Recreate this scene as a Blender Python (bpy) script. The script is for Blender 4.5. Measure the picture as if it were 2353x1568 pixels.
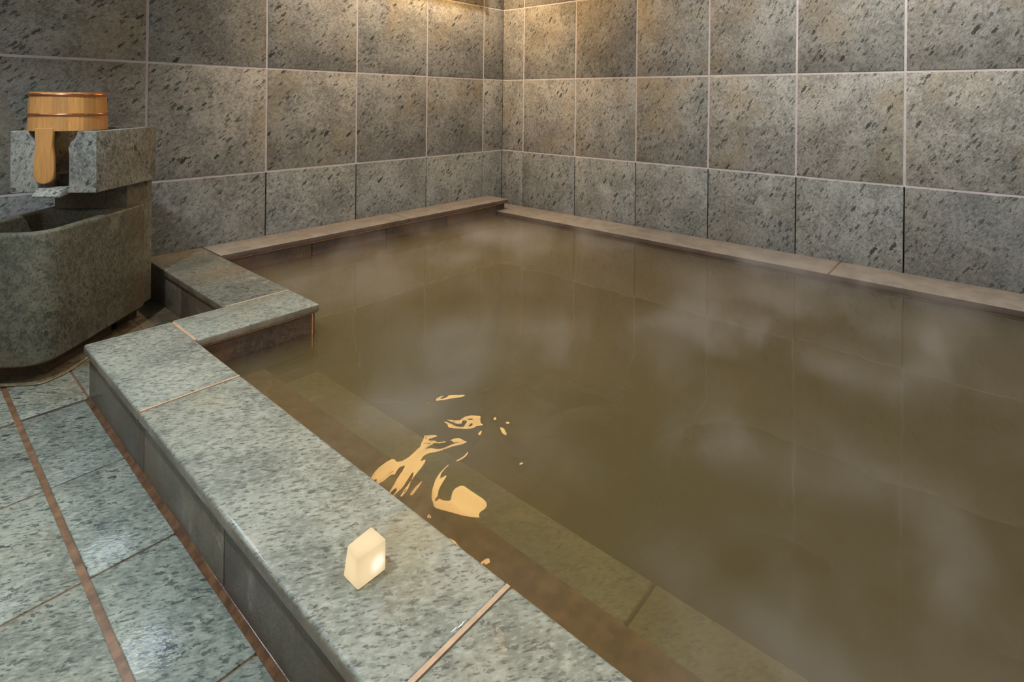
import bpy, bmesh, math, random
from mathutils import Vector, Matrix

random.seed(7)
for o in list(bpy.data.objects):
    bpy.data.objects.remove(o)
SC = bpy.context.scene
COL = SC.collection

# ---------------------------------------------------------------- units
# Drawing units: room corner at the origin, wall_left on y=0, wall_right on x=0.
S = 0.5                    # one drawing unit = half a metre
ZF = -1.915                # floor level in drawing units
def U(x, y, z):
    return Vector((x * S, y * S, (z - ZF) * S))

# ---------------------------------------------------------------- camera
W, H = 2353, 1568
F_PX, ROLL, YAW, PPX, PPY = 1256.17, 0.01017, 0.88423, 1250.0, 230.06
cam_d = bpy.data.cameras.new('camera')
cam = bpy.data.objects.new('camera', cam_d)
COL.objects.link(cam)
fw = Vector((math.sin(YAW), math.cos(YAW), 0))
rt = Vector((math.cos(YAW), -math.sin(YAW), 0))
up = rt.cross(fw)
r2 = rt * math.cos(ROLL) + up * math.sin(ROLL)
u2 = up * math.cos(ROLL) - rt * math.sin(ROLL)
m = Matrix.Identity(4)
for i in range(3):
    m[i][0], m[i][1], m[i][2] = r2[i], u2[i], -fw[i]
m.translation = U(-5.69228, -5.43322, -0.28054)
cam.matrix_world = m
cam_d.sensor_fit = 'HORIZONTAL'
cam_d.sensor_width = 36.0
cam_d.lens = F_PX / W * 36.0
cam_d.shift_x = (W / 2 - PPX) / W
cam_d.shift_y = (PPY - H / 2) / W
cam_d.clip_start = 0.02
SC.camera = cam

# ---------------------------------------------------------------- light and exposure
world = bpy.data.worlds.new('world')
SC.world = world
world.use_nodes = True
world.node_tree.nodes['Background'].inputs[0].default_value = (0.6, 0.7, 0.8, 1)
world.node_tree.nodes['Background'].inputs[1].default_value = 0.05
SC.view_settings.view_transform = 'Standard'
SC.view_settings.look = 'None'
SC.view_settings.gamma = 1.0
SC.view_settings.use_curve_mapping = False
SC.view_settings.exposure = 0.0
SC.cycles.max_bounces = 4
SC.cycles.diffuse_bounces = 2
SC.cycles.use_light_tree = False
SC.cycles.glossy_bounces = 2
SC.cycles.transparent_max_bounces = 12
SC.cycles.volume_bounces = 1
SC.cycles.adaptive_threshold = 0.1
SC.cycles.adaptive_min_samples = 16
SC.cycles.sample_clamp_indirect = 4.0
CORNER_LIGHT, WALL_LAMP, HIGH_WINDOW, SIDE_WINDOW = 160.0, 18.0, 14.0, 3.6
DOWN_FAR, DOWN_NEAR, SPOT_FAR, SPOT_NEAR, CUBE_LAMP = 30.0, 160.0, 195.0, 20.0, 1.12

# ---------------------------------------------------------------- node helpers
class NT:
    def __init__(self, name):
        self.m = bpy.data.materials.new(name)
        self.m.use_nodes = True
        self.t = self.m.node_tree
        self.t.nodes.clear()
        self.out = self.t.nodes.new('ShaderNodeOutputMaterial')
    def n(self, kind, ins=None, **props):
        nd = self.t.nodes.new('ShaderNode' + kind)
        for k, v in props.items():
            setattr(nd, k, v)
        for k, v in (ins or {}).items():
            self.set(nd.inputs[k], v)
        return nd
    def set(self, sock, v):
        if isinstance(v, bpy.types.NodeSocket):
            self.t.links.new(v, sock)
        else:
            sock.default_value = v
    def math(self, op, a, b=None, c=None, clamp=False):
        nd = self.t.nodes.new('ShaderNodeMath')
        nd.operation = op
        nd.use_clamp = clamp
        for i, v in enumerate((a, b, c)):
            if v is not None:
                self.set(nd.inputs[i], v)
        return nd.outputs[0]
    def vmath(self, op, a, b=None, scale=None):
        nd = self.t.nodes.new('ShaderNodeVectorMath')
        nd.operation = op
        self.set(nd.inputs[0], a)
        if b is not None:
            self.set(nd.inputs[1], b)
        if scale is not None:
            self.set(nd.inputs['Scale'], scale)
        return nd.outputs['Value'] if op in ('DOT_PRODUCT', 'LENGTH', 'DISTANCE') else nd.outputs['Vector']
    def mix(self, f, a, b, mode='MIX'):
        nd = self.t.nodes.new('ShaderNodeMix')
        nd.data_type = 'RGBA'
        nd.blend_type = mode
        nd.clamp_factor = True
        self.set(nd.inputs[0], f)
        for i, v in ((6, a), (7, b)):
            self.set(nd.inputs[i], v if isinstance(v, bpy.types.NodeSocket) else (*v[:3], 1.0))
        return nd.outputs[2]
    def ramp(self, v, lo, hi, a=0.0, b=1.0):
        nd = self.t.nodes.new('ShaderNodeMapRange')
        nd.interpolation_type = 'SMOOTHSTEP'
        nd.clamp = True
        for i, x in enumerate((v, lo, hi, a, b)):
            self.set(nd.inputs[i], x)
        return nd.outputs[0]
    def noise(self, vec, scale, detail=3.0, rough=0.55, dist=0.0):
        nd = self.n('TexNoise', {'Vector': vec, 'Scale': scale, 'Detail': detail,
                                 'Roughness': rough, 'Distortion': dist})
        return nd.outputs['Fac']
    def vor(self, vec, scale):
        nd = self.n('TexVoronoi', {'Vector': vec, 'Scale': scale})
        return nd
    def sep(self, vec):
        nd = self.n('SeparateXYZ', {0: vec})
        return nd.outputs
    def surf(self, sock):
        self.t.links.new(sock, self.out.inputs['Surface'])

FLECK_DIR = Vector((1, -0.8, 0.25)).normalized()      # bedding of the stone slabs laid flat
BED_LEFT, BED_RIGHT, BED_BLOCK = (1, 0.1, 0.9), (0.1, -1, 1.5), (0.5, -0.5, 1.0)

def local_coords(g):
    """object coordinates shifted by the object's own random number"""
    tc = g.n('TexCoord').outputs['Object']
    rnd = g.n('ObjectInfo').outputs['Random']
    off = g.n('CombineXYZ', {0: g.math('MULTIPLY', rnd, 37.0), 1: g.math('MULTIPLY', rnd, 91.0),
                             2: g.math('MULTIPLY', rnd, 53.0)}).outputs[0]
    return tc, g.vmath('ADD', tc, off), rnd

def stone(name, dark, light, fleck=(0.05, 0.058, 0.052), ochre=(0.34, 0.26, 0.13), ochre_amt=0.35,
          fleck_scale=48.0, fleck_amt=1.0, rough=0.55, wet=0.0, mineral=None, mineral_amt=0.0,
          side=None, side_amt=0.0, bump=0.25, grain=1.0, var=0.16, pale=0.3, film=False, bed=None):
    g = NT(name)
    tc, p, rnd = local_coords(g)
    # cloudy body colour
    n1 = g.noise(p, 7.0, 2, 0.6)
    n2 = g.noise(p, 60.0, 2, 0.65)
    d = Vector(bed).normalized() if bed else FLECK_DIR
    dot = g.vmath('DOT_PRODUCT', p, (d.x, d.y, d.z))
    sq = g.vmath('SUBTRACT', p, g.vmath('SCALE', (d.x, d.y, d.z), scale=g.math('MULTIPLY', dot, 0.66)))
    n3 = g.noise(sq, 210.0, 2, 0.6)
    body = g.math('ADD', g.math('MULTIPLY', n1, 0.5), g.math('MULTIPLY', n2, 0.5))
    col = g.mix(g.ramp(body, 0.36, 0.64), dark, light)
    # fine streaky grain
    col = g.mix(g.math('MULTIPLY', g.ramp(n3, 0.53, 0.70), 0.75 * grain), col, tuple(c * 0.40 for c in dark))
    col = g.mix(g.math('MULTIPLY', g.ramp(n3, 0.46, 0.30), 0.40 * grain), col, tuple(min(1, c * 1.35) for c in light))
    # ochre bloom and pale calcite patches
    n4 = g.noise(p, 3.2, 2, 0.5, 0.4)
    col = g.mix(g.math('MULTIPLY', g.ramp(n4, 0.50, 0.72), ochre_amt), col, ochre)
    if pale > 0:
        n5 = g.noise(g.vmath('ADD', p, (11.0, 5.0, 3.0)), 9.0, 3, 0.65, 0.3)
        col = g.mix(g.math('MULTIPLY', g.ramp(n5, 0.58, 0.74), pale), col, (0.50, 0.48, 0.46))
    # dark flecks of many sizes
    fl = None
    if fleck_amt > 0:
        wob = g.n('TexNoise', {'Vector': p, 'Scale': 130.0, 'Detail': 1.0}).outputs['Color']
        wsq = g.vmath('ADD', sq, g.vmath('SCALE', g.vmath('SUBTRACT', wob, (0.5, 0.5, 0.5)), scale=0.012))
        v1 = g.vor(wsq, fleck_scale)
        r1 = g.sep(v1.outputs['Color'])[0]
        t1 = g.math('MULTIPLY', g.math('POWER', r1, 3.5), 0.31)
        f1 = g.ramp(g.math('SUBTRACT', t1, v1.outputs['Distance']), -0.02, 0.05)
        v2 = g.vor(wsq, fleck_scale * 2.2)
        r2_ = g.sep(v2.outputs['Color'])[1]
        t2 = g.math('MULTIPLY', g.math('POWER', r2_, 2.0), 0.50)
        f2 = g.ramp(g.math('SUBTRACT', t2, v2.outputs['Distance']), -0.03, 0.08)
        fl = g.math('MULTIPLY', g.math('MAXIMUM', f1, g.math('MULTIPLY', f2, 0.8)), fleck_amt)
        col = g.mix(fl, col, fleck)
    # tone differs a little from stone to stone
    br = g.math('ADD', g.math('MULTIPLY', rnd, 2 * var), 1.0 - var)
    col = g.mix(1.0, col, g.n('CombineColor', {0: br, 1: br, 2: br}).outputs[0], 'MULTIPLY')
    # mineral crust on top, rust on the flanks
    if mineral:
        stc = g.n('Mapping', {'Vector': p, 'Scale': (1.0, 1.0, 1.0)}).outputs[0]
        mn = g.noise(stc, 14.0, 3, 0.6, 0.6)
        mcol = g.mix(g.ramp(mn, 0.35, 0.65), tuple(c * 0.72 for c in mineral), mineral)
        mk = g.noise(p, 5.0, 2, 0.6)
        col = g.mix(g.math('MULTIPLY', g.ramp(mk, 0.25, 0.45), mineral_amt), col, mcol)
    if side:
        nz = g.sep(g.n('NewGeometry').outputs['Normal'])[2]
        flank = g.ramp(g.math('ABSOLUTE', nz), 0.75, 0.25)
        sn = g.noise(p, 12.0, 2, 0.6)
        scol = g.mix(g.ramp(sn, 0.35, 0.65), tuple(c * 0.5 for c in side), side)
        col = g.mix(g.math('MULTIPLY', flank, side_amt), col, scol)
    hgt = g.math('ADD', g.math('MULTIPLY', n2, 0.5), g.math('MULTIPLY', n3, 0.6))
    bmp = g.n('Bump', {'Strength': bump, 'Distance': 0.004, 'Height': hgt}).outputs[0]
    rg = g.math('ADD', g.math('MULTIPLY', n2, 0.2), rough - 0.1)
    b = g.n('BsdfPrincipled', {'Base Color': col, 'Roughness': rg, 'Normal': bmp})
    b.inputs['Specular IOR Level'].default_value = 0.4
    if wet > 0:
        wm = g.ramp(g.noise(p, 4.0, 2, 0.6), 0.40, 0.62)
        b.inputs['Coat Roughness'].default_value = 0.08
        b.inputs['Coat IOR'].default_value = 1.33
        g.set(b.inputs['Coat Weight'], g.math('MULTIPLY', wm, wet))
        if film:       # smooth film of water, not following the grain
            b.inputs['Coat Roughness'].default_value = 0.04
        else:
            g.set(b.inputs['Coat Normal'], bmp)
    g.surf(b.outputs[0])
    return g.m

def plain(name, col, rough=0.6, metallic=0.0, var=0.25, scale=30.0, bump=0.1, spec=0.5):
    g = NT(name)
    tc, p, rnd = local_coords(g)
    n1 = g.noise(p, scale, 4, 0.6)
    c = g.mix(g.ramp(n1, 0.3, 0.7), tuple(x * (1 - var) for x in col), tuple(min(1, x * (1 + var)) for x in col))
    bmp = g.n('Bump', {'Strength': bump, 'Distance': 0.002, 'Height': n1}).outputs[0]
    b = g.n('BsdfPrincipled', {'Base Color': c, 'Roughness': rough, 'Metallic': metallic, 'Normal': bmp})
    b.inputs['Specular IOR Level'].default_value = spec
    g.surf(b.outputs[0])
    return g.m

def glow(name, col, strength):
    g = NT(name)
    e = g.n('Emission', {'Color': (*col, 1), 'Strength': strength})
    g.surf(e.outputs[0])
    return g.m

M = {}
GD, GL = (0.205, 0.202, 0.184), (0.385, 0.378, 0.345)
for sd, bd in (('left', BED_LEFT), ('right', BED_RIGHT)):
    M['wall_stone_' + sd] = stone('wall_stone_' + sd, GD, GL, ochre_amt=0.35, fleck_scale=36, rough=0.6, bed=bd)
    M['damp_wall_stone_' + sd] = stone('damp_wall_stone_' + sd, (0.165, 0.172, 0.162), (0.31, 0.32, 0.305), ochre_amt=0.12, fleck_scale=36, rough=0.5, pale=0.4, bed=bd)  # lowest row: cooler stone, less ochre; weaker light painted in as darker colour
M['floor_stone'] = stone('floor_stone', (0.14, 0.16, 0.13), (0.28, 0.30, 0.245), fleck_scale=52, pale=0.12, rough=0.5, wet=0.9,
                         ochre_amt=0.15, grain=1.2)
M['rim_stone'] = stone('rim_stone', (0.15, 0.16, 0.13), (0.285, 0.292, 0.235), fleck_scale=64, rough=0.5, wet=0.9, film=True, pale=0.12, fleck_amt=0.7,
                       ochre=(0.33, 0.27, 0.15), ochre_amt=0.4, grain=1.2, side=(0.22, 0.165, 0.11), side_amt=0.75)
M['jog_stone'] = stone('jog_stone', (0.10, 0.105, 0.08), (0.21, 0.205, 0.16), fleck_scale=55, rough=0.5,
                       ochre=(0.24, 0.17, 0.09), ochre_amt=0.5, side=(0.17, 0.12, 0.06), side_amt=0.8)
M['crust_stone'] = stone('crust_stone', (0.155, 0.142, 0.12), (0.24, 0.218, 0.188), fleck_amt=0.15, rough=0.55,
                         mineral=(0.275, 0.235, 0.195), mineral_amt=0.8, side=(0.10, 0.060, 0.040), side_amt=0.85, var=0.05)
M['rust_stone'] = stone('rust_stone', (0.036, 0.022, 0.014), (0.080, 0.047, 0.025), fleck_amt=0.5, rough=0.4,
                        ochre=(0.12, 0.052, 0.02), ochre_amt=0.6, pale=0.0)
M['facing_stone'] = stone('facing_stone', (0.090, 0.074, 0.053), (0.155, 0.127, 0.09), fleck_amt=0.4, rough=0.4,
                          ochre=(0.13, 0.075, 0.04), ochre_amt=0.8, grain=0.5, wet=0.25)
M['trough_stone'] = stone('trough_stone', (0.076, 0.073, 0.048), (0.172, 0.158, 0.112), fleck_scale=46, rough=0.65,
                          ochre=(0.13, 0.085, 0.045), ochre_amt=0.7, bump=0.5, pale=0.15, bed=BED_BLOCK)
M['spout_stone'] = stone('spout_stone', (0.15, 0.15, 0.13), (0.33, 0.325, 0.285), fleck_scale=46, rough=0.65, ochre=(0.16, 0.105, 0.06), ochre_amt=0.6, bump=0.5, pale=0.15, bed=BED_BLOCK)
M['brown_floor'] = stone('brown_floor', (0.09, 0.07, 0.04), (0.17, 0.125, 0.07), fleck_amt=0.4, rough=0.4,
                         ochre=(0.2, 0.13, 0.05), ochre_amt=0.6, wet=0.3)
M['ledge_stone'] = stone('ledge_stone', (0.29, 0.265, 0.215), (0.44, 0.40, 0.33), fleck_amt=0.3, rough=0.7)
M['pool_floor'] = stone('pool_floor', (0.10, 0.09, 0.06), (0.17, 0.15, 0.10), fleck_amt=0.3, rough=0.7)
M['grout_pale'] = plain('grout_pale', (0.58, 0.53, 0.53), 0.7, var=0.08)
M['grout_dark'] = plain('grout_dark', (0.05, 0.038, 0.03), 0.7)
M['grout_brown'] = plain('grout_brown', (0.17, 0.095, 0.05), 0.35, var=0.35)
M['grout_orange'] = plain('grout_orange', (0.44, 0.30, 0.19), 0.55, var=0.15)
M['rust_line'] = plain('rust_line', (0.42, 0.19, 0.075), 0.4, var=0.3)
M['mortar'] = plain('mortar', (0.115, 0.058, 0.029), 0.18, var=0.4, bump=0.3)
M['plaster'] = plain('plaster', (0.45, 0.42, 0.36), 0.8, var=0.05)
M['dark_wood'] = plain('dark_wood', (0.09, 0.055, 0.03), 0.5)
M['copper'] = plain('copper', (0.62, 0.27, 0.14), 0.25, 0.9, var=0.1)

def wood(name, a, b, rough=0.45):
    g = NT(name)
    tc, p, rnd = local_coords(g)
    mp = g.n('Mapping', {'Vector': p, 'Scale': (1.0, 1.0, 0.06)}).outputs[0]
    n1 = g.noise(mp, 160.0, 4, 0.6, 0.3)
    n2 = g.noise(mp, 500.0, 2, 0.5)
    f = g.math('ADD', g.math('MULTIPLY', n1, 0.65), g.math('MULTIPLY', n2, 0.35))
    c = g.mix(g.ramp(f, 0.35, 0.65), a, b)
    br = g.math('ADD', g.math('MULTIPLY', rnd, 0.36), 0.80)
    c = g.mix(1.0, c, g.n('CombineColor', {0: br, 1: br, 2: br}).outputs[0], 'MULTIPLY')
    bmp = g.n('Bump', {'Strength': 0.1, 'Distance': 0.001, 'Height': f}).outputs[0]
    bs = g.n('BsdfPrincipled', {'Base Color': c, 'Roughness': rough, 'Normal': bmp})
    g.surf(bs.outputs[0])
    return g.m
M['cypress'] = wood('cypress', (0.60, 0.275, 0.075), (0.74, 0.37, 0.12))

# ---------------------------------------------------------------- mesh helpers
def link(name, mesh, mat, parent=None, loc=None):
    o = bpy.data.objects.new(name, mesh)
    COL.objects.link(o)
    if mat is not None and len(mesh.materials) == 0:
        mesh.materials.append(mat)
    if loc is not None:
        o.location = loc
    if parent is not None:
        o.parent = parent
    return o

def tag(o, label=None, cat=None, group=None, kind=None):
    if label: o['label'] = label
    if cat: o['category'] = cat
    if group: o['group'] = group
    if kind: o['kind'] = kind
    return o

def empty(name, loc=(0, 0, 0), rz=0.0):
    o = bpy.data.objects.new(name, None)
    COL.objects.link(o)
    o.location = loc
    o.rotation_euler = (0, 0, rz)
    o.empty_display_size = 0.1
    return o

def bm_mesh(bm, name, smooth=False):
    bmesh.ops.recalc_face_normals(bm, faces=bm.faces)
    me = bpy.data.meshes.new(name)
    bm.to_mesh(me)
    bm.free()
    if smooth:
        for f in me.polygons:
            f.use_smooth = True
    return me

_boxes = {}
def box_mesh(name, sx, sy, sz, bev=0.0, seg=2, mat=None, jit=0.0):
    """box centred on its own origin; alike boxes share mesh data"""
    key = (name, round(sx, 4), round(sy, 4), round(sz, 4), bev, mat.name if mat else '', seg, jit)
    if key in _boxes and not jit:
        return _boxes[key]
    bm = bmesh.new()
    bmesh.ops.create_cube(bm, size=1.0)
    for v in bm.verts:
        v.co = Vector((v.co.x * sx, v.co.y * sy, v.co.z * sz))
    if bev > 0:
        bmesh.ops.bevel(bm, geom=list(bm.edges), offset=bev, segments=seg, profile=0.5, affect='EDGES')
    me = bm_mesh(bm, name, bev > 0)
    if mat:
        me.materials.append(mat)
    _boxes[key] = me
    return me

def ubox(name, a, b, mat, parent=None, bev=0.0, seg=2):
    """box between two corners in drawing units"""
    pa, pb = U(*a), U(*b)
    c = (pa + pb) / 2
    s = [abs(pb[i] - pa[i]) for i in range(3)]
    o = link(name, box_mesh(name, s[0], s[1], s[2], bev, seg, mat), mat, None, c)
    if parent is not None:
        o.parent = parent
        o.matrix_parent_inverse = Matrix.Translation(-Vector(parent.location)) if parent.rotation_euler.z == 0 else parent.matrix_world.inverted()
    return o

def prism_bm(poly, z0, z1):
    bm = bmesh.new()
    lo = [bm.verts.new((x, y, z0)) for x, y in poly]
    hi = [bm.verts.new((x, y, z1)) for x, y in poly]
    bm.faces.new(lo[::-1])
    bm.faces.new(hi)
    n = len(poly)
    for i in range(n):
        bm.faces.new((lo[i], lo[(i + 1) % n], hi[(i + 1) % n], hi[i]))
    return bm

def boolean(base, cutters):
    """exact difference of mesh data; returns new mesh"""
    bo = bpy.data.objects.new('tmp', base)
    COL.objects.link(bo)
    tmp = []
    for c in cutters:
        co = bpy.data.objects.new('tmp_cut', c)
        COL.objects.link(co)
        md = bo.modifiers.new('b', 'BOOLEAN')
        md.operation = 'DIFFERENCE'
        md.solver = 'EXACT'
        md.object = co
        tmp.append(co)
    dg = bpy.context.evaluated_depsgraph_get()
    me = bpy.data.meshes.new_from_object(bo.evaluated_get(dg))
    for o in [bo] + tmp:
        bpy.data.objects.remove(o)
    return me

def add_bevel(o, w, seg=3, angle=40):
    md = o.modifiers.new('bevel', 'BEVEL')
    md.width = w
    md.segments = seg
    md.limit_method = 'ANGLE'
    md.angle_limit = math.radians(angle)
    md.harden_normals = False
    for f in o.data.polygons:
        f.use_smooth = True
    return o

# ================================================================ ROOM
X_SIDE, Y_NEAR, Z_TOP = -8.2, -7.6, 3.3
TT = 0.05                 # tile thickness
JW = 0.010                # half joint, pale grout
JD = 0.006                # half joint, dark joints of the lowest row

def wall(name, a, b, mat):
    w = ubox(name, a, b, mat)
    tag(w, kind='structure')
    return w

rows = [(ZF, -1.0), (-1.0, 0.0), (0.0, 1.0), (1.0, 2.0), (2.0, Z_TOP)]

# back-left wall
wl = wall('wall_left', (X_SIDE - 0.3, TT, ZF - 0.3), (0.3, 0.3, Z_TOP + 0.1), M['grout_dark'])
tag(wl, 'grey green speckled stone tile wall behind the wooden bucket')
edges_l = [0.0, -0.38598]
while edges_l[-1] > X_SIDE:
    edges_l.append(max(X_SIDE, edges_l[-1] - 0.97111))
ubox('grout_bed', (X_SIDE, TT, -1.0 - JW), (0, 0.004, Z_TOP), M['grout_pale'], wl)
for ri, (z0, z1) in enumerate(rows):
    j = JD if ri == 0 else JW
    for i in range(len(edges_l) - 1):
        x1, x0 = edges_l[i], edges_l[i + 1]
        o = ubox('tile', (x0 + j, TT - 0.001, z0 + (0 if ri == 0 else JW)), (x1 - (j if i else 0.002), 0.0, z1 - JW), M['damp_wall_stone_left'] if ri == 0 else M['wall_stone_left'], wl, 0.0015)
        o.location.y += random.uniform(-0.0006, 0.0006)

# right wall
wr = wall('wall_right', (TT, Y_NEAR - 0.3, ZF - 0.3), (0.3, 0.3, Z_TOP + 0.1), M['grout_dark'])
tag(wr, 'grey green speckled stone tile wall along the right of the bath')
edges_r = [0.0, -0.39791]
while edges_r[-1] > Y_NEAR:
    edges_r.append(max(Y_NEAR, edges_r[-1] - 0.88951))
ubox('grout_bed', (TT, Y_NEAR, -1.0 - JW), (0.004, 0, Z_TOP), M['grout_pale'], wr)
for ri, (z0, z1) in enumerate(rows):
    j = JD if ri == 0 else JW
    for i in range(len(edges_r) - 1):
        y1, y0 = edges_r[i], edges_r[i + 1]
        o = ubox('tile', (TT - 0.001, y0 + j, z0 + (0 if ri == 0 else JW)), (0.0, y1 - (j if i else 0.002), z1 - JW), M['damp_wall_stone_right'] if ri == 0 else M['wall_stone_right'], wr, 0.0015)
        o.location.x += random.uniform(-0.0006, 0.0006)

tag(wall('wall_near', (X_SIDE - 0.3, Y_NEAR - 0.3, ZF - 0.3), (0.3, Y_NEAR, Z_TOP + 0.1), M['plaster']), 'plain plaster wall behind the viewpoint')
tag(wall('wall_side', (X_SIDE - 0.3, Y_NEAR, ZF - 0.3), (X_SIDE, 0.05, Z_TOP + 0.1), M['plaster']), 'plain plaster wall at the far left')
tag(wall('ceiling', (X_SIDE, Y_NEAR, Z_TOP), (0.0, 0.0, Z_TOP + 0.2), M['dark_wood']), 'dark boarded ceiling over the bath')

# floor with single stone tiles in brown joints
fl = wall('floor', (X_SIDE, Y_NEAR, ZF - 0.5), (-4.2, 0.0, ZF - 0.005), M['grout_brown'])
tag(fl, 'wet grey green stone tile floor with rust brown joints beside the bath')
fx = [-4.20, -4.50, -4.955, -5.235, -5.95, -6.65, -7.35, X_SIDE]
fy = [0.0, -0.62, -1.21, -1.68, -2.42, -3.085, -3.775, -4.465, -5.155, -5.85, -6.5, Y_NEAR]
for i in range(len(fx) - 1):
    for k in range(len(fy) - 1):
        if fx[i] > -4.9 and fy[k] <= -1.6:
            continue
        jx0 = 0.011 if abs(fx[i] + 5.235) < 0.01 else 0.005
        jx1 = 0.011 if abs(fx[i + 1] + 5.235) < 0.01 else 0.005
        jy0 = 0.013 if abs(fy[k] + 1.68) < 0.01 else 0.0045
        jy1 = 0.013 if abs(fy[k + 1] + 1.68) < 0.01 else 0.0045
        mat = M['brown_floor'] if fy[k] > -1.2 else M['floor_stone']
        o = ubox('tile', (fx[i + 1] + jx1, fy[k + 1] + jy1, ZF - 0.02), (fx[i] - jx0, fy[k] - jy0, ZF), mat, fl, 0.0015)
        o.location.z += random.uniform(-0.0008, 0.0004)

ubox('grout_joint', (-5.222, -1.686, ZF - 0.006), (-4.975, -1.669, ZF - 0.002), M['grout_dark'], fl)
ubox('grout_joint', (-6.0, -1.688, ZF - 0.006), (-5.248, -1.677, ZF - 0.003), M['grout_dark'], fl)

# ================================================================ BATH
ZL, ZR, ZW = -1.621, -1.756, -1.80        # coping tops and the water level
XO, XI = -4.981, -4.571                   # front coping outer / inner edge
TH = 0.05
bath = empty('stone_bath', U(-2.5, -3.5, ZF))
tag(bath, 'built-in green stone bath with stepped coping along two tiled walls', 'bath')
def part(name, a, b, mat, bev=0.0, seg=2):
    return ubox(name, a, b, mat, bath, bev, seg)

# front coping, three slabs
Y_END = Y_NEAR + 0.01
fj = [-1.665, -2.64, -4.41, -6.1, Y_END]
for i in range(len(fj) - 1):
    part('coping_slab', (XO, fj[i + 1] + 0.006, ZL - TH), (XI, fj[i] - (0.006 if i else 0), ZL), M['rim_stone'], 0.007, 4)
for i, (y, w) in enumerate(((-2.64, 0.006), (-4.41, 0.007), (-6.1, 0.007))):
    g = part('grout_joint', (XO + 0.006, y - w, ZL - TH), (XI - 0.006, y + w, ZL - 0.001), M['grout_orange'])
XR = -0.475
YB = -0.40
# the jog
part('coping_slab', (-4.565, -2.057, ZL - TH), (-3.857, -1.651, ZL - 0.001), M['rim_stone'], 0.005, 3)
part('coping_slab', (-4.283, -1.641, ZL - TH), (-3.853, -0.002, ZL - 0.001), M['jog_stone'], 0.005, 3)
part('grout_joint', (-4.27, -1.654, ZL - TH), (-3.862, -1.638, ZL - 0.002), M['grout_orange'])
part('grout_joint', (-4.576, -2.045, ZL - TH), (-4.560, -1.68, ZL - 0.002), M['grout_orange'])
part('grout_joint', (-4.55, -2.047, ZL - TH - 0.007), (-3.868, -2.035, ZL - TH), M['rust_line'])
part('grout_joint', (-3.902, -2.0455, ZW - 0.1), (-3.893, -2.03, ZL - TH - 0.006), M['rust_line'])
part('grout_joint', (-3.872, -2.03, ZL - TH - 0.007), (-3.862, -0.42, ZL - TH), M['rust_line'])
part('grout_joint', (XR + 0.008, Y_END, ZR - 0.073), (XR + 0.03, -0.4, ZR - 0.064), M['rust_line'])
part('grout_joint', (-3.84, YB + 0.012, ZL - TH - 0.009), (-0.5, YB + 0.03, ZL - TH), M['rust_line'])
part('grout_joint', (-3.855, -0.36, ZL - TH), (-3.842, -0.002, ZL - 0.004), M['grout_dark'])
# back coping on the left wall, two slabs, end lying over the lower right coping
YB = -0.40
part('coping_slab', (-3.845, YB, ZL - TH), (-1.903, -0.002, ZL), M['crust_stone'], 0.004, 3)
part('coping_slab', (-1.897, YB + 0.002, ZL - TH), (-0.285, -0.002, ZL), M['crust_stone'], 0.004, 3)
# right coping
rj = [-0.004, -4.352, Y_END]
for i in range(2):
    part('coping_slab', (XR, rj[i + 1] + 0.006, ZR - 0.065), (-0.002, rj[i] - (0.006 if i else 0), ZR), M['crust_stone'], 0.005, 3)
part('grout_joint', (XR + 0.004, -4.36, ZR - 0.06), (-0.004, -4.344, ZR - 0.002), M['grout_brown'])

# outer facing under the front coping: panel by panel
XFACE = XO + 0.022
pj = [-1.687, -2.64, -3.49, -4.34, -5.2, -6.05, -6.9, Y_END]
part('bath_wall', (XFACE + 0.03, Y_END, -2.72), (XI - 0.045, -1.70, ZL - TH - 0.001), M['grout_brown'])
for i in range(len(pj) - 1):
    part('facing_panel', (XFACE, pj[i + 1] + 0.004, ZF - 0.03), (XFACE + 0.031, pj[i] - 0.004, ZL - TH - 0.004), M['facing_stone'], 0.0012)
part('grout_joint', (XFACE + 0.002, Y_END, ZL - TH - 0.006), (XFACE + 0.03, -1.69, ZL - TH), M['grout_brown'])
part('facing_panel', (XFACE + 0.035, -1.70, ZF - 0.03), (-4.30, -1.672, ZL - TH - 0.004), M['facing_stone'], 0.0012)
# facing on the outside of the jog
part('bath_wall', (-4.24, -1.70, -2.72), (-3.90, -0.06, ZL - TH - 0.001), M['grout_brown'])
part('bath_wall', (-4.62, -2.02, -2.72), (-3.90, -1.701, ZL - TH - 0.001), M['grout_brown'])
part('facing_panel', (-4.268, -0.83, ZF - 0.03), (-4.239, -0.004, ZL - TH - 0.004), M['facing_stone'], 0.0012)
part('facing_panel', (-4.268, -1.671, ZF - 0.03), (-4.239, -0.838, ZL - TH - 0.004), M['facing_stone'], 0.0012)
# rust brown mortar fillet at the foot of the facing
bm = bmesh.new()
prof = [(0.0, 0.0), (-0.024, 0.0), (-0.019, 0.008), (-0.008, 0.015), (0.0, 0.032)]
ys = [-1.69 - i * (Y_END * -1 - 1.69) / 60 for i in range(61)]
ring = []
for y in ys:
    w = 1.0 + random.uniform(-0.05, 0.05)
    ring.append([bm.verts.new(U(XFACE + 0.004 + px * w, y, ZF - 0.004 + pz * w) - bath.location) for px, pz in prof])
for a, b in zip(ring[:-1], ring[1:]):
    for i in range(len(prof)):
        k = (i + 1) % len(prof)
        bm.faces.new((a[i], a[k], b[k], b[i]))
bm.faces.new(ring[0]); bm.faces.new(ring[-1][::-1])
link('mortar_fillet', bm_mesh(bm, 'mortar_fillet', True), M['mortar'], bath)

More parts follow.
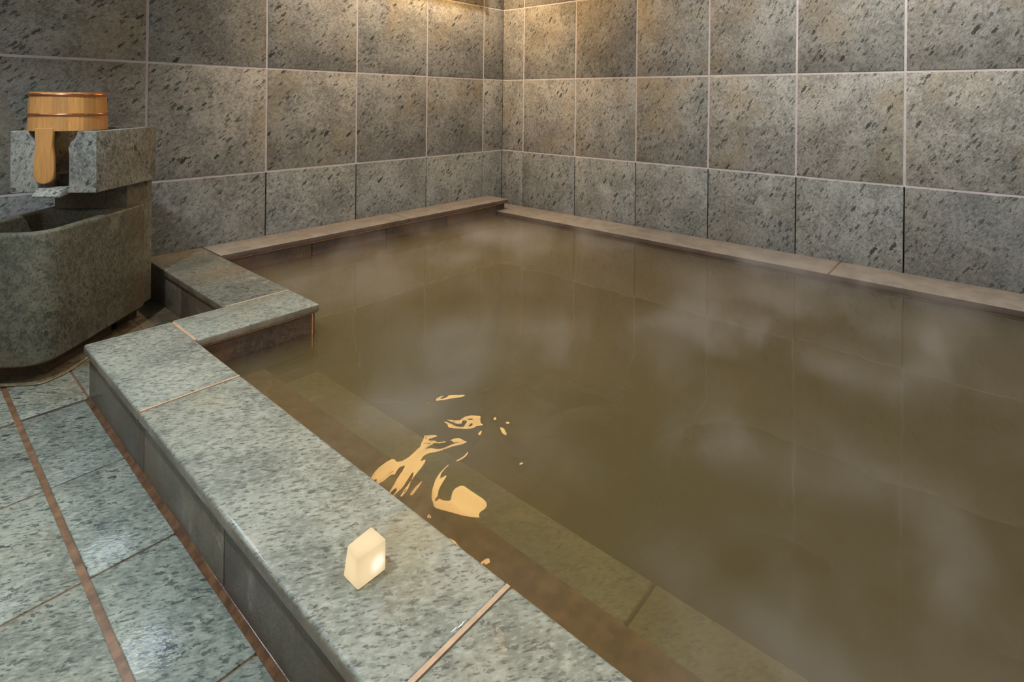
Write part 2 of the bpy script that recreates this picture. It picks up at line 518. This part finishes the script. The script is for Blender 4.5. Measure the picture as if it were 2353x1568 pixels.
# inner walls, rusty panels above and below the water
ZB = -2.72
def inner_run(axis, fixed, thick, a, b, ztop, step=0.87):
    n = max(1, round(abs(b - a) / step))
    for i in range(n):
        t0, t1 = a + (b - a) * i / n, a + (b - a) * (i + 1) / n
        lo, hi = min(t0, t1) + 0.004, max(t0, t1) - 0.004
        if axis == 'y':      # panel runs along y at x = fixed
            part('inner_panel', (fixed, lo, ZB), (fixed + thick, hi, ztop), M['rust_stone'], 0.0012)
        else:
            part('inner_panel', (lo, fixed, ZB), (hi, fixed + thick, ztop), M['rust_stone'], 0.0012)
inner_run('y', XI - 0.015, -0.035, -2.06, Y_END, ZL - TH - 0.004)
inner_run('x', -2.043, 0.03, -4.56, -3.885, ZL - TH - 0.004, 0.7)
inner_run('y', -3.872, -0.03, -2.03, -0.385, ZL - TH - 0.004)
inner_run('x', YB + 0.02, 0.04, -3.87, -0.50, ZL - TH - 0.004)
inner_run('y', XR + 0.015, 0.035, -0.38, Y_END, ZR - 0.068)
part('bath_wall', (-3.88, YB + 0.062, ZB), (-0.49, -0.003, ZL - TH - 0.002), M['grout_brown'])
part('bath_wall', (XR + 0.052, Y_END, ZB), (-0.003, -0.005, ZR - 0.068), M['grout_brown'])
part('bath_wall', (-0.485, YB + 0.062, ZR + 0.002), (-0.30, -0.003, ZL - TH - 0.002), M['rust_stone'])
# underwater seat ledge and floor
lj = [-2.06, -4.49, -6.2, Y_END]
for i in range(len(lj) - 1):
    part('ledge_slab', (XI - 0.012, lj[i + 1] + 0.006, -2.11), (-3.87, lj[i] - 0.006, -2.05), M['ledge_stone'], 0.004)
part('ledge_riser', (XI - 0.012, Y_END, ZB), (-3.90, -2.06, -2.113), M['rust_stone'])
part('basin_floor', (XI - 0.05, Y_END, ZB - 0.15), (-0.43, YB + 0.06, ZB), M['pool_floor'])

# ---------------------------------------------------------------- water
pool = [(XI - 0.022, -2.055), (-3.866, -2.055), (-3.866, YB + 0.012), (XR + 0.006, YB + 0.012),
        (XR + 0.006, Y_NEAR + 0.002), (XI - 0.022, Y_NEAR + 0.002)]
org = U(-2.5, -3.5, ZW)
pool_m = [((U(x, y, 0) - org).x, (U(x, y, 0) - org).y) for x, y in pool]
g = NT('bath_water')
tc = g.n('TexCoord').outputs['Object']
# ripples: strong where the bather's side spills, calm across the bath
src = (U(-4.15, -3.6, ZW) - org)
dist = g.vmath('DISTANCE', tc, (src.x, src.y, 0.0))
near = g.ramp(dist, 0.68, 0.10)
n1 = g.noise(tc, 5.5, 2, 0.45, 0.6)
n2 = g.noise(g.vmath('ADD', tc, (3.0, 7.0, 0)), 2.4, 2, 0.4, 0.2)
amp = g.math('ADD', g.math('MULTIPLY', near, 1.0), 0.05)
hgt = g.math('MULTIPLY', g.math('ADD', g.math('MULTIPLY', n1, 0.022), g.math('MULTIPLY', n2, 0.03)), amp)
bmp = g.n('Bump', {'Strength': 1.0, 'Distance': 1.0, 'Height': hgt}).outputs[0]
fr = g.n('Fresnel', {'IOR': 1.33, 'Normal': bmp}).outputs[0]
gl = g.n('BsdfGlossy', {'Color': (1, 1, 1, 1), 'Roughness': 0.02, 'Normal': bmp})
tr = g.n('BsdfTransparent', {'Color': (0.98, 0.97, 0.93, 1)})
mx = g.n('MixShader', {0: fr, 1: tr.outputs[0], 2: gl.outputs[0]})
g.surf(mx.outputs[0])
vs = g.n('VolumeScatter', {'Color': (0.92, 0.76, 0.45, 1), 'Density': 2.8, 'Anisotropy': 0.0})
va = g.n('VolumeAbsorption', {'Color': (0.62, 0.54, 0.24, 1), 'Density': 8.2})
ad = g.n('AddShader', {0: vs.outputs[0], 1: va.outputs[0]})
g.t.links.new(ad.outputs[0], g.out.inputs['Volume'])
M['water'] = g.m
water = link('bath_water', bm_mesh(prism_bm(pool_m, (ZB - ZW) * S - 0.01, 0.0), 'bath_water'), M['water'], None, org)
tag(water, 'murky olive brown hot spring water filling the stone bath', 'water', kind='stuff')

# ---------------------------------------------------------------- steam
g = NT('steam')
tc = g.n('TexCoord').outputs['Object']
st = g.n('Mapping', {'Vector': tc, 'Scale': (1.0, 1.0, 0.7)}).outputs[0]
a1 = g.noise(st, 3.0, 5, 0.62, 0.35)
a2 = g.noise(st, 1.1, 0, 0.5)
hz = g.sep(tc)[2]
STEAM_H = 0.30 * S
hf = g.math('MULTIPLY', g.ramp(hz, STEAM_H, 0.01), g.ramp(hz, 0.0, 0.012))
den = g.math('MULTIPLY', g.ramp(a1, 0.44, 0.74), g.ramp(a2, 0.34, 0.62, 0.25, 1.0))
jog = U(-4.15, -2.45, ZW) - org
clear = g.ramp(g.vmath('DISTANCE', tc, (jog.x, jog.y, 0.0)), 0.12, 0.50)
den = g.math('MULTIPLY', g.math('MULTIPLY', g.math('ADD', g.math('MULTIPLY', den, 2.7), 0.04), hf), clear)
vs = g.n('VolumeScatter', {'Color': (0.95, 0.95, 0.95, 1), 'Density': den, 'Anisotropy': 0.1})
g.t.links.new(vs.outputs[0], g.out.inputs['Volume'])
g.m.cycles.volume_step_rate = 2.5
M['steam'] = g.m
ins = [(XI + 0.02, -2.09), (-3.83, -2.09), (-3.83, YB - 0.03), (XR - 0.02, YB - 0.03), (XR - 0.02, -5.75), (XI + 0.02, -5.75)]
ins_m = [((U(x, y, 0) - org).x, (U(x, y, 0) - org).y) for x, y in ins]
steam = link('steam', bm_mesh(prism_bm(ins_m, 0.002, STEAM_H), 'steam'), M['steam'], None, org + Vector((0, 0, 0.001)))
tag(steam, 'thin white steam drifting low over the hot bath water', 'steam', kind='stuff')

# ================================================================ STONE WATER FIXTURE (set at 45 degrees)
# local frame in metres: +x = right along the front, +y = back, z up from the floor
KX, KY = -5.049, -1.301
RZ = -math.pi / 4
base = U(KX, KY, ZF)
def L(v, u):               # local drawing units to local metres
    return (v * S, u * S)
def LZ(z):
    return (z - ZF) * S

def rounded(poly, radii, seg=8):
    out = []
    n = len(poly)
    for i in range(n):
        p, a, b = Vector(poly[i]), Vector(poly[i - 1]), Vector(poly[(i + 1) % n])
        r = radii[i]
        if r <= 0:
            out.append(tuple(p)); continue
        d1, d2 = (a - p).normalized(), (b - p).normalized()
        c0 = p + d1 * r
        c1 = p + d2 * r
        for k in range(seg + 1):
            t = k / seg
            q = c0 * (1 - t) ** 2 + p * 2 * t * (1 - t) + c1 * t ** 2
            out.append(tuple(q))
    return out

# ---- trough
zt, zr = -1.80, -1.055
TW = -0.56
outer = rounded([L(TW, -0.075), L(0, -0.075), L(0, 0.838), L(TW, 0.838)], [0.075, 0.075, 0, 0])
trough_me = bm_mesh(prism_bm(outer, LZ(zt), LZ(zr)), 'trough')
cav = rounded([L(TW + 0.06, -0.015), L(-0.06, -0.015), L(-0.06, 0.60), L(TW + 0.06, 0.60)], [0.06, 0.06, 0.02, 0.02])
cut1 = bm_mesh(prism_bm(cav, LZ(-1.23), LZ(-0.9)), 'c1')
cut2 = bm_mesh(prism_bm([L(TW + 0.035, 0.684), L(-0.035, 0.684), L(-0.035, 0.9), L(TW + 0.035, 0.9)], LZ(-2.0), LZ(-0.9)), 'c2')
me = boolean(trough_me, [cut1, cut2])
me.name = 'trough'
me.materials.clear()
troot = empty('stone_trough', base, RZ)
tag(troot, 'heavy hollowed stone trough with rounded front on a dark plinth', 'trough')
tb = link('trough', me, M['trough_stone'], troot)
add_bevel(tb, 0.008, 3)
bm = prism_bm([L(-0.47, 0.07), L(-0.083, 0.07), L(-0.083, 0.62), L(-0.47, 0.62)], 0.0, LZ(zt) + 0.001)
pl = link('plinth', bm_mesh(bm, 'plinth'), M['rust_stone'], troot)
bm = prism_bm(rounded([L(-0.66, -0.06), L(-0.02, -0.04), L(0.02, 0.12), L(-0.04, 0.66), L(-0.5, 0.7), L(-0.7, 0.3)], [0.03] * 6, 5), 0.0, 0.006)
pad = link('base_pad', bm_mesh(bm, 'base_pad'), M['brown_floor'], troot)
add_bevel(pad, 0.003, 2)

# ---- standing back slab behind the trough
sroot = empty('stone_back_slab', U(KX + 0.7 * 0.7071, KY + 0.7 * 0.7071, ZF), RZ)
bm = prism_bm([L(TW + 0.05, 0.0), L(-0.04, 0.0), L(-0.04, 0.285), L(TW + 0.05, 0.285)], LZ(zt), LZ(-0.897))
sl = link('slab', bm_mesh(bm, 'slab'), M['trough_stone'], sroot)
add_bevel(sl, 0.004, 2)
bm = prism_bm([L(TW + 0.12, 0.03), L(-0.12, 0.03), L(-0.12, 0.25), L(TW + 0.12, 0.25)], 0.0, LZ(zt) + 0.001)
link('foot', bm_mesh(bm, 'foot'), M['rust_stone'], sroot)
tag(sroot, 'upright stone slab carrying the spout block behind the trough', 'slab')

# ---- spout block on top of the slab
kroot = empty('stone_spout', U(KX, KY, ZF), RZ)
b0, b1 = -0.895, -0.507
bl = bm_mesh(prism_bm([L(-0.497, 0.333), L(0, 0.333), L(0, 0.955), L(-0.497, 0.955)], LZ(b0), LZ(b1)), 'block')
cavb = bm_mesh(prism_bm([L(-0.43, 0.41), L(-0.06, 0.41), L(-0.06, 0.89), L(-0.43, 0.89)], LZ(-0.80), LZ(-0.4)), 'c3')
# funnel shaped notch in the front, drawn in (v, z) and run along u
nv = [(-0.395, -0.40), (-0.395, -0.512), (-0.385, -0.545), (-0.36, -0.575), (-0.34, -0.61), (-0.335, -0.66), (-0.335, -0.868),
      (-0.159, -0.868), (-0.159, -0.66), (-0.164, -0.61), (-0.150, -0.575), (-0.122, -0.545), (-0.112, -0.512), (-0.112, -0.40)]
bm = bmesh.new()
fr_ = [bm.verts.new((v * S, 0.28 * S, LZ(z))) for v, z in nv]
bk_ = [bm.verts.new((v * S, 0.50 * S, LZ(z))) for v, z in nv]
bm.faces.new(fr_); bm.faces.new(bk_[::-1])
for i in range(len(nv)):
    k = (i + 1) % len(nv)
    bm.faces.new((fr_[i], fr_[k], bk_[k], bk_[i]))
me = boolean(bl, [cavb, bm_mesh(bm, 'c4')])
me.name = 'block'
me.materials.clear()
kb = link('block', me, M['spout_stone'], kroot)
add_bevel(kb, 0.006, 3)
# pouring lip
bm = bmesh.new()
pr = [(0.36, -0.855), (0.36, -0.90), (0.272, -0.915), (0.268, -0.903), (0.31, -0.862)]
l0 = [bm.verts.new((-0.325 * S, u * S, LZ(z))) for u, z in pr]
l1 = [bm.verts.new((-0.165 * S, u * S, LZ(z))) for u, z in pr]
bm.faces.new(l0); bm.faces.new(l1[::-1])
for i in range(5):
    k = (i + 1) % 5
    bm.faces.new((l0[i], l0[k], l1[k], l1[i]))
lip = link('pouring_lip', bm_mesh(bm, 'pouring_lip'), M['spout_stone'], kroot)
add_bevel(lip, 0.002, 2)
tag(kroot, 'square stone spout block with notched front above the trough', 'spout')

# ================================================================ WOODEN BUCKET, upside down on the spout block
UC, VC = 0.505, -0.283
cen = U(KX, KY, b1) + Vector((math.cos(RZ) * VC * S - math.sin(RZ) * UC * S, math.sin(RZ) * VC * S + math.cos(RZ) * UC * S, 0.0))
bucket = empty('wooden_bucket', cen + Vector((0, 0, 0.0005)), RZ)
tag(bucket, 'upturned wooden bath bucket with copper hoops and hanging handle on stone spout', 'bucket')
R0, R1, BH, WT = 0.1015, 0.0965, 0.1225, 0.011
NS = 16
def arc_stave(a0, a1):
    bm = bmesh.new()
    n = 4
    rings = []
    for k in range(n + 1):
        a = a0 + (a1 - a0) * k / n
        cs, sn = math.sin(a), -math.cos(a)
        q = []
        for (r, z) in ((R0, 0.0), (R1, BH), (R1 - WT, BH), (R0 - WT, 0.0)):
            q.append(bm.verts.new((cs * r, sn * r, z)))
        rings.append(q)
    for a, b in zip(rings[:-1], rings[1:]):
        for i in range(4):
            k = (i + 1) % 4
            bm.faces.new((a[i], a[k], b[k], b[i]))
    bm.faces.new(rings[0]); bm.faces.new(rings[-1][::-1])
    return bm_mesh(bm, 'stave')
stv = arc_stave(-math.pi / NS + 0.0012, math.pi / NS - 0.0012)
stv.materials.append(M['cypress'])
for i in range(NS):
    o = link('stave', stv, None, bucket)
    o.rotation_euler.z = 2 * math.pi * i / NS
# end board, a little below the stave ends
bm = bmesh.new()
bmesh.ops.create_cone(bm, cap_ends=True, segments=40, radius1=R1 - WT + 0.001, radius2=R1 - WT + 0.001, depth=0.010)
o = link('bottom_board', bm_mesh(bm, 'bottom_board'), M['cypress'], bucket)
o.location.z = BH - 0.010
def torus(name, R, r, z, mat, parent, flat=1.0):
    bm = bmesh.new()
    A, B = 64, 12
    vs_ = [[bm.verts.new(((R + r * math.cos(2 * math.pi * j / B)) * math.cos(2 * math.pi * i / A),
                          (R + r * math.cos(2 * math.pi * j / B)) * math.sin(2 * math.pi * i / A),
                          z + flat * r * math.sin(2 * math.pi * j / B))) for j in range(B)] for i in range(A)]
    for i in range(A):
        for j in range(B):
            bm.faces.new((vs_[i][j], vs_[(i + 1) % A][j], vs_[(i + 1) % A][(j + 1) % B], vs_[i][(j + 1) % B]))
    return link(name, bm_mesh(bm, name, True), mat, parent)
h1 = torus('hoop', R1 + 0.0008, 0.0036, BH - 0.0085, M['copper'], bucket, 1.35)
h1['label'] = 'shiny copper hoop'
h2 = torus('hoop', R0 - (R0 - R1) * 0.42 + 0.0008, 0.0034, BH * 0.42, M['copper'], bucket, 1.2)
h2['label'] = 'shiny copper hoop'
# handle: one long stave running past the rim
hp = [(0.0265, 0.010), (0.0265, -0.010), (0.0255, -0.022), (0.0235, -0.038), (0.0245, -0.052), (0.0275, -0.075), (0.0290, -0.100),
      (0.0292, -0.125), (0.0285, -0.138)]
cx_, cz_, rr = 0.0, -0.138, 0.0285
left = [(-w, z) for w, z in hp]
arc = [(-rr * math.cos(math.pi * k / 14), cz_ - 0.9 * rr * math.sin(math.pi * k / 14)) for k in range(1, 14)]
outl = left + arc + [(w, z) for w, z in hp][::-1]
bm = bmesh.new()
yf, yb = -R0 - 0.0022, -R0 + 0.0115
f_ = [bm.verts.new((x, yf + 0.05 * abs(x) , z)) for x, z in outl]
k_ = [bm.verts.new((x, yb, z)) for x, z in outl]
bm.faces.new(f_); bm.faces.new(k_[::-1])
for i in range(len(outl)):
    k = (i + 1) % len(outl)
    bm.faces.new((f_[i], f_[k], k_[k], k_[i]))
hd = link('handle', bm_mesh(bm, 'handle'), M['cypress'], bucket)
add_bevel(hd, 0.003, 3, 50)

# ================================================================ GLOWING CUBE LAMP on the coping
g = NT('lamp_resin')
tc = g.n('TexCoord').outputs['Object']
dd = g.vmath('DISTANCE', tc, (0.009, -0.019, 0.019))
hot = g.ramp(dd, 0.017, 0.003)
rim = g.ramp(g.vmath('DISTANCE', tc, (0.0, 0.0, 0.022)), 0.021, 0.036)
nn = g.noise(tc, 70.0, 3, 0.6)
colr = g.mix(hot, (1.0, 0.77, 0.44), (1.0, 0.90, 0.70))
stg = g.math('MULTIPLY', g.math('SUBTRACT', g.math('ADD', g.math('ADD', g.math('MULTIPLY', hot, 0.30), 0.86), g.math('MULTIPLY', nn, 0.12)), g.math('MULTIPLY', rim, 0.16)), CUBE_LAMP)
em = g.n('Emission', {'Color': colr, 'Strength': stg})
bs = g.n('BsdfPrincipled', {'Base Color': (0.75, 0.6, 0.4, 1), 'Roughness': 0.35})
ads = g.n('AddShader', {0: em.outputs[0], 1: bs.outputs[0]})
mixs = g.n('MixShader', {0: 0.85, 1: bs.outputs[0], 2: em.outputs[0]})
g.surf(mixs.outputs[0])
M['lamp_resin'] = g.m
lroot = empty('cube_lamp', U(-4.812, -4.075, ZL + 0.0005))
bm = bmesh.new()
bmesh.ops.create_cube(bm, size=1.0)
for v in bm.verts:
    v.co = Vector((v.co.x * 0.0455, v.co.y * 0.0375, v.co.z * 0.0445 + 0.02225))
    if v.co.x < 0 and v.co.y > 0 and v.co.z > 0.03:
        v.co += Vector((0.004, -0.004, -0.001))
bmesh.ops.bevel(bm, geom=list(bm.edges), offset=0.0035, segments=4, profile=0.5, affect='EDGES')
link('lamp_body', bm_mesh(bm, 'lamp_body', True), M['lamp_resin'], lroot)
tag(lroot, 'small glowing warm white cube lamp resting on the bath coping', 'lamp')

# ================================================================ LAMPS AND WINDOWS OF THE ROOM
def lamp_box(name, label, x, z, w, h, d):
    r = empty(name, U(x, 0, z))
    shade = bpy.data.objects.new('shade', box_mesh('shade', w, d, h, 0.004, 2, M['lamp_paper']))
    COL.objects.link(shade); shade.parent = r; shade.location = (0, -d / 2 - 0.02, 0)
    bk = bpy.data.objects.new('back_plate', box_mesh('back_plate', w + 0.03, 0.018, h + 0.03, 0.002, 1, M['dark_wood']))
    COL.objects.link(bk); bk.parent = r; bk.location = (0, -0.010, 0)
    for sx in (-1, 1):
        for sy in (0, 1):
            p_ = bpy.data.objects.new('frame_bar', box_mesh('frame_bar', 0.012, 0.012, h + 0.02, 0.001, 1, M['dark_wood']))
            COL.objects.link(p_); p_.parent = r
            p_.location = (sx * (w / 2 + 0.004), -0.022 - sy * d, 0)
    tag(r, label, 'lamp')
    return r
M['lamp_paper'] = glow('lamp_paper', (1.0, 0.58, 0.20), WALL_LAMP)
lamp_box('wall_lamp', 'warm paper wall lamp with dark wooden frame above the bath corner', -1.15, 1.98, 0.50, 0.60, 0.12)

def window(name, label, org_, rz, w, h, nx, strength, mat):
    r = empty(name, org_, rz)
    def bar(nm, sx, sy, sz, loc, mt):
        o = bpy.data.objects.new(nm, box_mesh(nm, sx, sy, sz, 0, 1, mt))
        COL.objects.link(o); o.parent = r; o.location = loc
    for i in range(nx):
        bar('pane', w / nx - 0.012, 0.01, h - 0.02, ((i + 0.5) * w / nx - w / 2, -0.012, 0), mat)
    for i in range(nx + 1):
        bar('window_frame', 0.024, 0.035, h + 0.04, (i * w / nx - w / 2, -0.019, 0), M['dark_wood'])
    for s_ in (-1, 1):
        bar('window_frame', w + 0.024, 0.035, 0.03, (0, -0.019, s_ * (h / 2 + 0.005)), M['dark_wood'])
    tag(r, label, kind='structure')
    return r
M['pane_high'] = glow('pane_high', (0.72, 0.86, 1.0), HIGH_WINDOW)
M['pane_side'] = glow('pane_side', (0.80, 0.90, 1.0), SIDE_WINDOW)
window('window_1', 'high frosted window with dark frame on the left wall above and beyond the trough', U(-5.6, 0, 1.75), 0.0, 1.4, 0.45, 4, HIGH_WINDOW, M['pane_high'])
window('window_2', 'wide frosted daylight window in the far left plaster wall', U(X_SIDE, -5.6, 1.2), math.pi / 2, 1.9, 0.9, 4, SIDE_WINDOW, M['pane_side'])

def spot_downlight(name, x, y, label, watts, half_angle, color, group, aim=(0, 0, -1)):
    r = empty(name, U(x, y, Z_TOP))
    torus('trim_ring', 0.066, 0.007, -0.005, M['plaster'], r)
    bm = bmesh.new()
    bmesh.ops.create_cone(bm, cap_ends=False, segments=32, radius1=0.062, radius2=0.045, depth=0.05)
    o = link('reflector', bm_mesh(bm, 'reflector', True), M['plaster'], r); o.location.z = 0.02
    ld = bpy.data.lights.new('spot', 'SPOT')
    ld.energy, ld.color = watts, color
    ld.spot_size, ld.spot_blend, ld.shadow_soft_size = 2 * math.radians(half_angle), 0.6, 0.045
    lo = bpy.data.objects.new('spot', ld)
    COL.objects.link(lo); lo.parent = r; lo.location.z = -0.03
    lo.rotation_euler = Vector(aim).to_track_quat('-Z', 'Y').to_euler()
    tag(r, label, 'lamp', group)
    return r
WARM, NEUTRAL, COOL = (1.0, 0.80, 0.60), (1.0, 0.94, 0.86), (0.84, 0.93, 1.0)
spot_downlight('recessed_spotlight', -1.9, -1.4, 'warm recessed ceiling spotlight nearest the room corner', CORNER_LIGHT, 42, WARM, 'spotlights over the bath', (0.30, 1.4, -2.9))
spot_downlight('recessed_spotlight', -1.9, -3.3, 'recessed ceiling spotlight over the middle of the bath', DOWN_FAR, 55, NEUTRAL, 'spotlights over the bath')
spot_downlight('recessed_spotlight', -1.7, -5.3, 'recessed ceiling spotlight over the near end of the bath', DOWN_NEAR, 56, NEUTRAL, 'spotlights over the bath')
spot_downlight('recessed_spotlight', -6.5, -3.0, 'cool white recessed spotlight over the washing floor near the trough', SPOT_FAR, 48, COOL, 'spotlights over the washing floor')
spot_downlight('recessed_spotlight', -5.5, -5.2, 'cool white recessed spotlight over the near end of the coping', SPOT_NEAR, 48, COOL, 'spotlights over the washing floor')
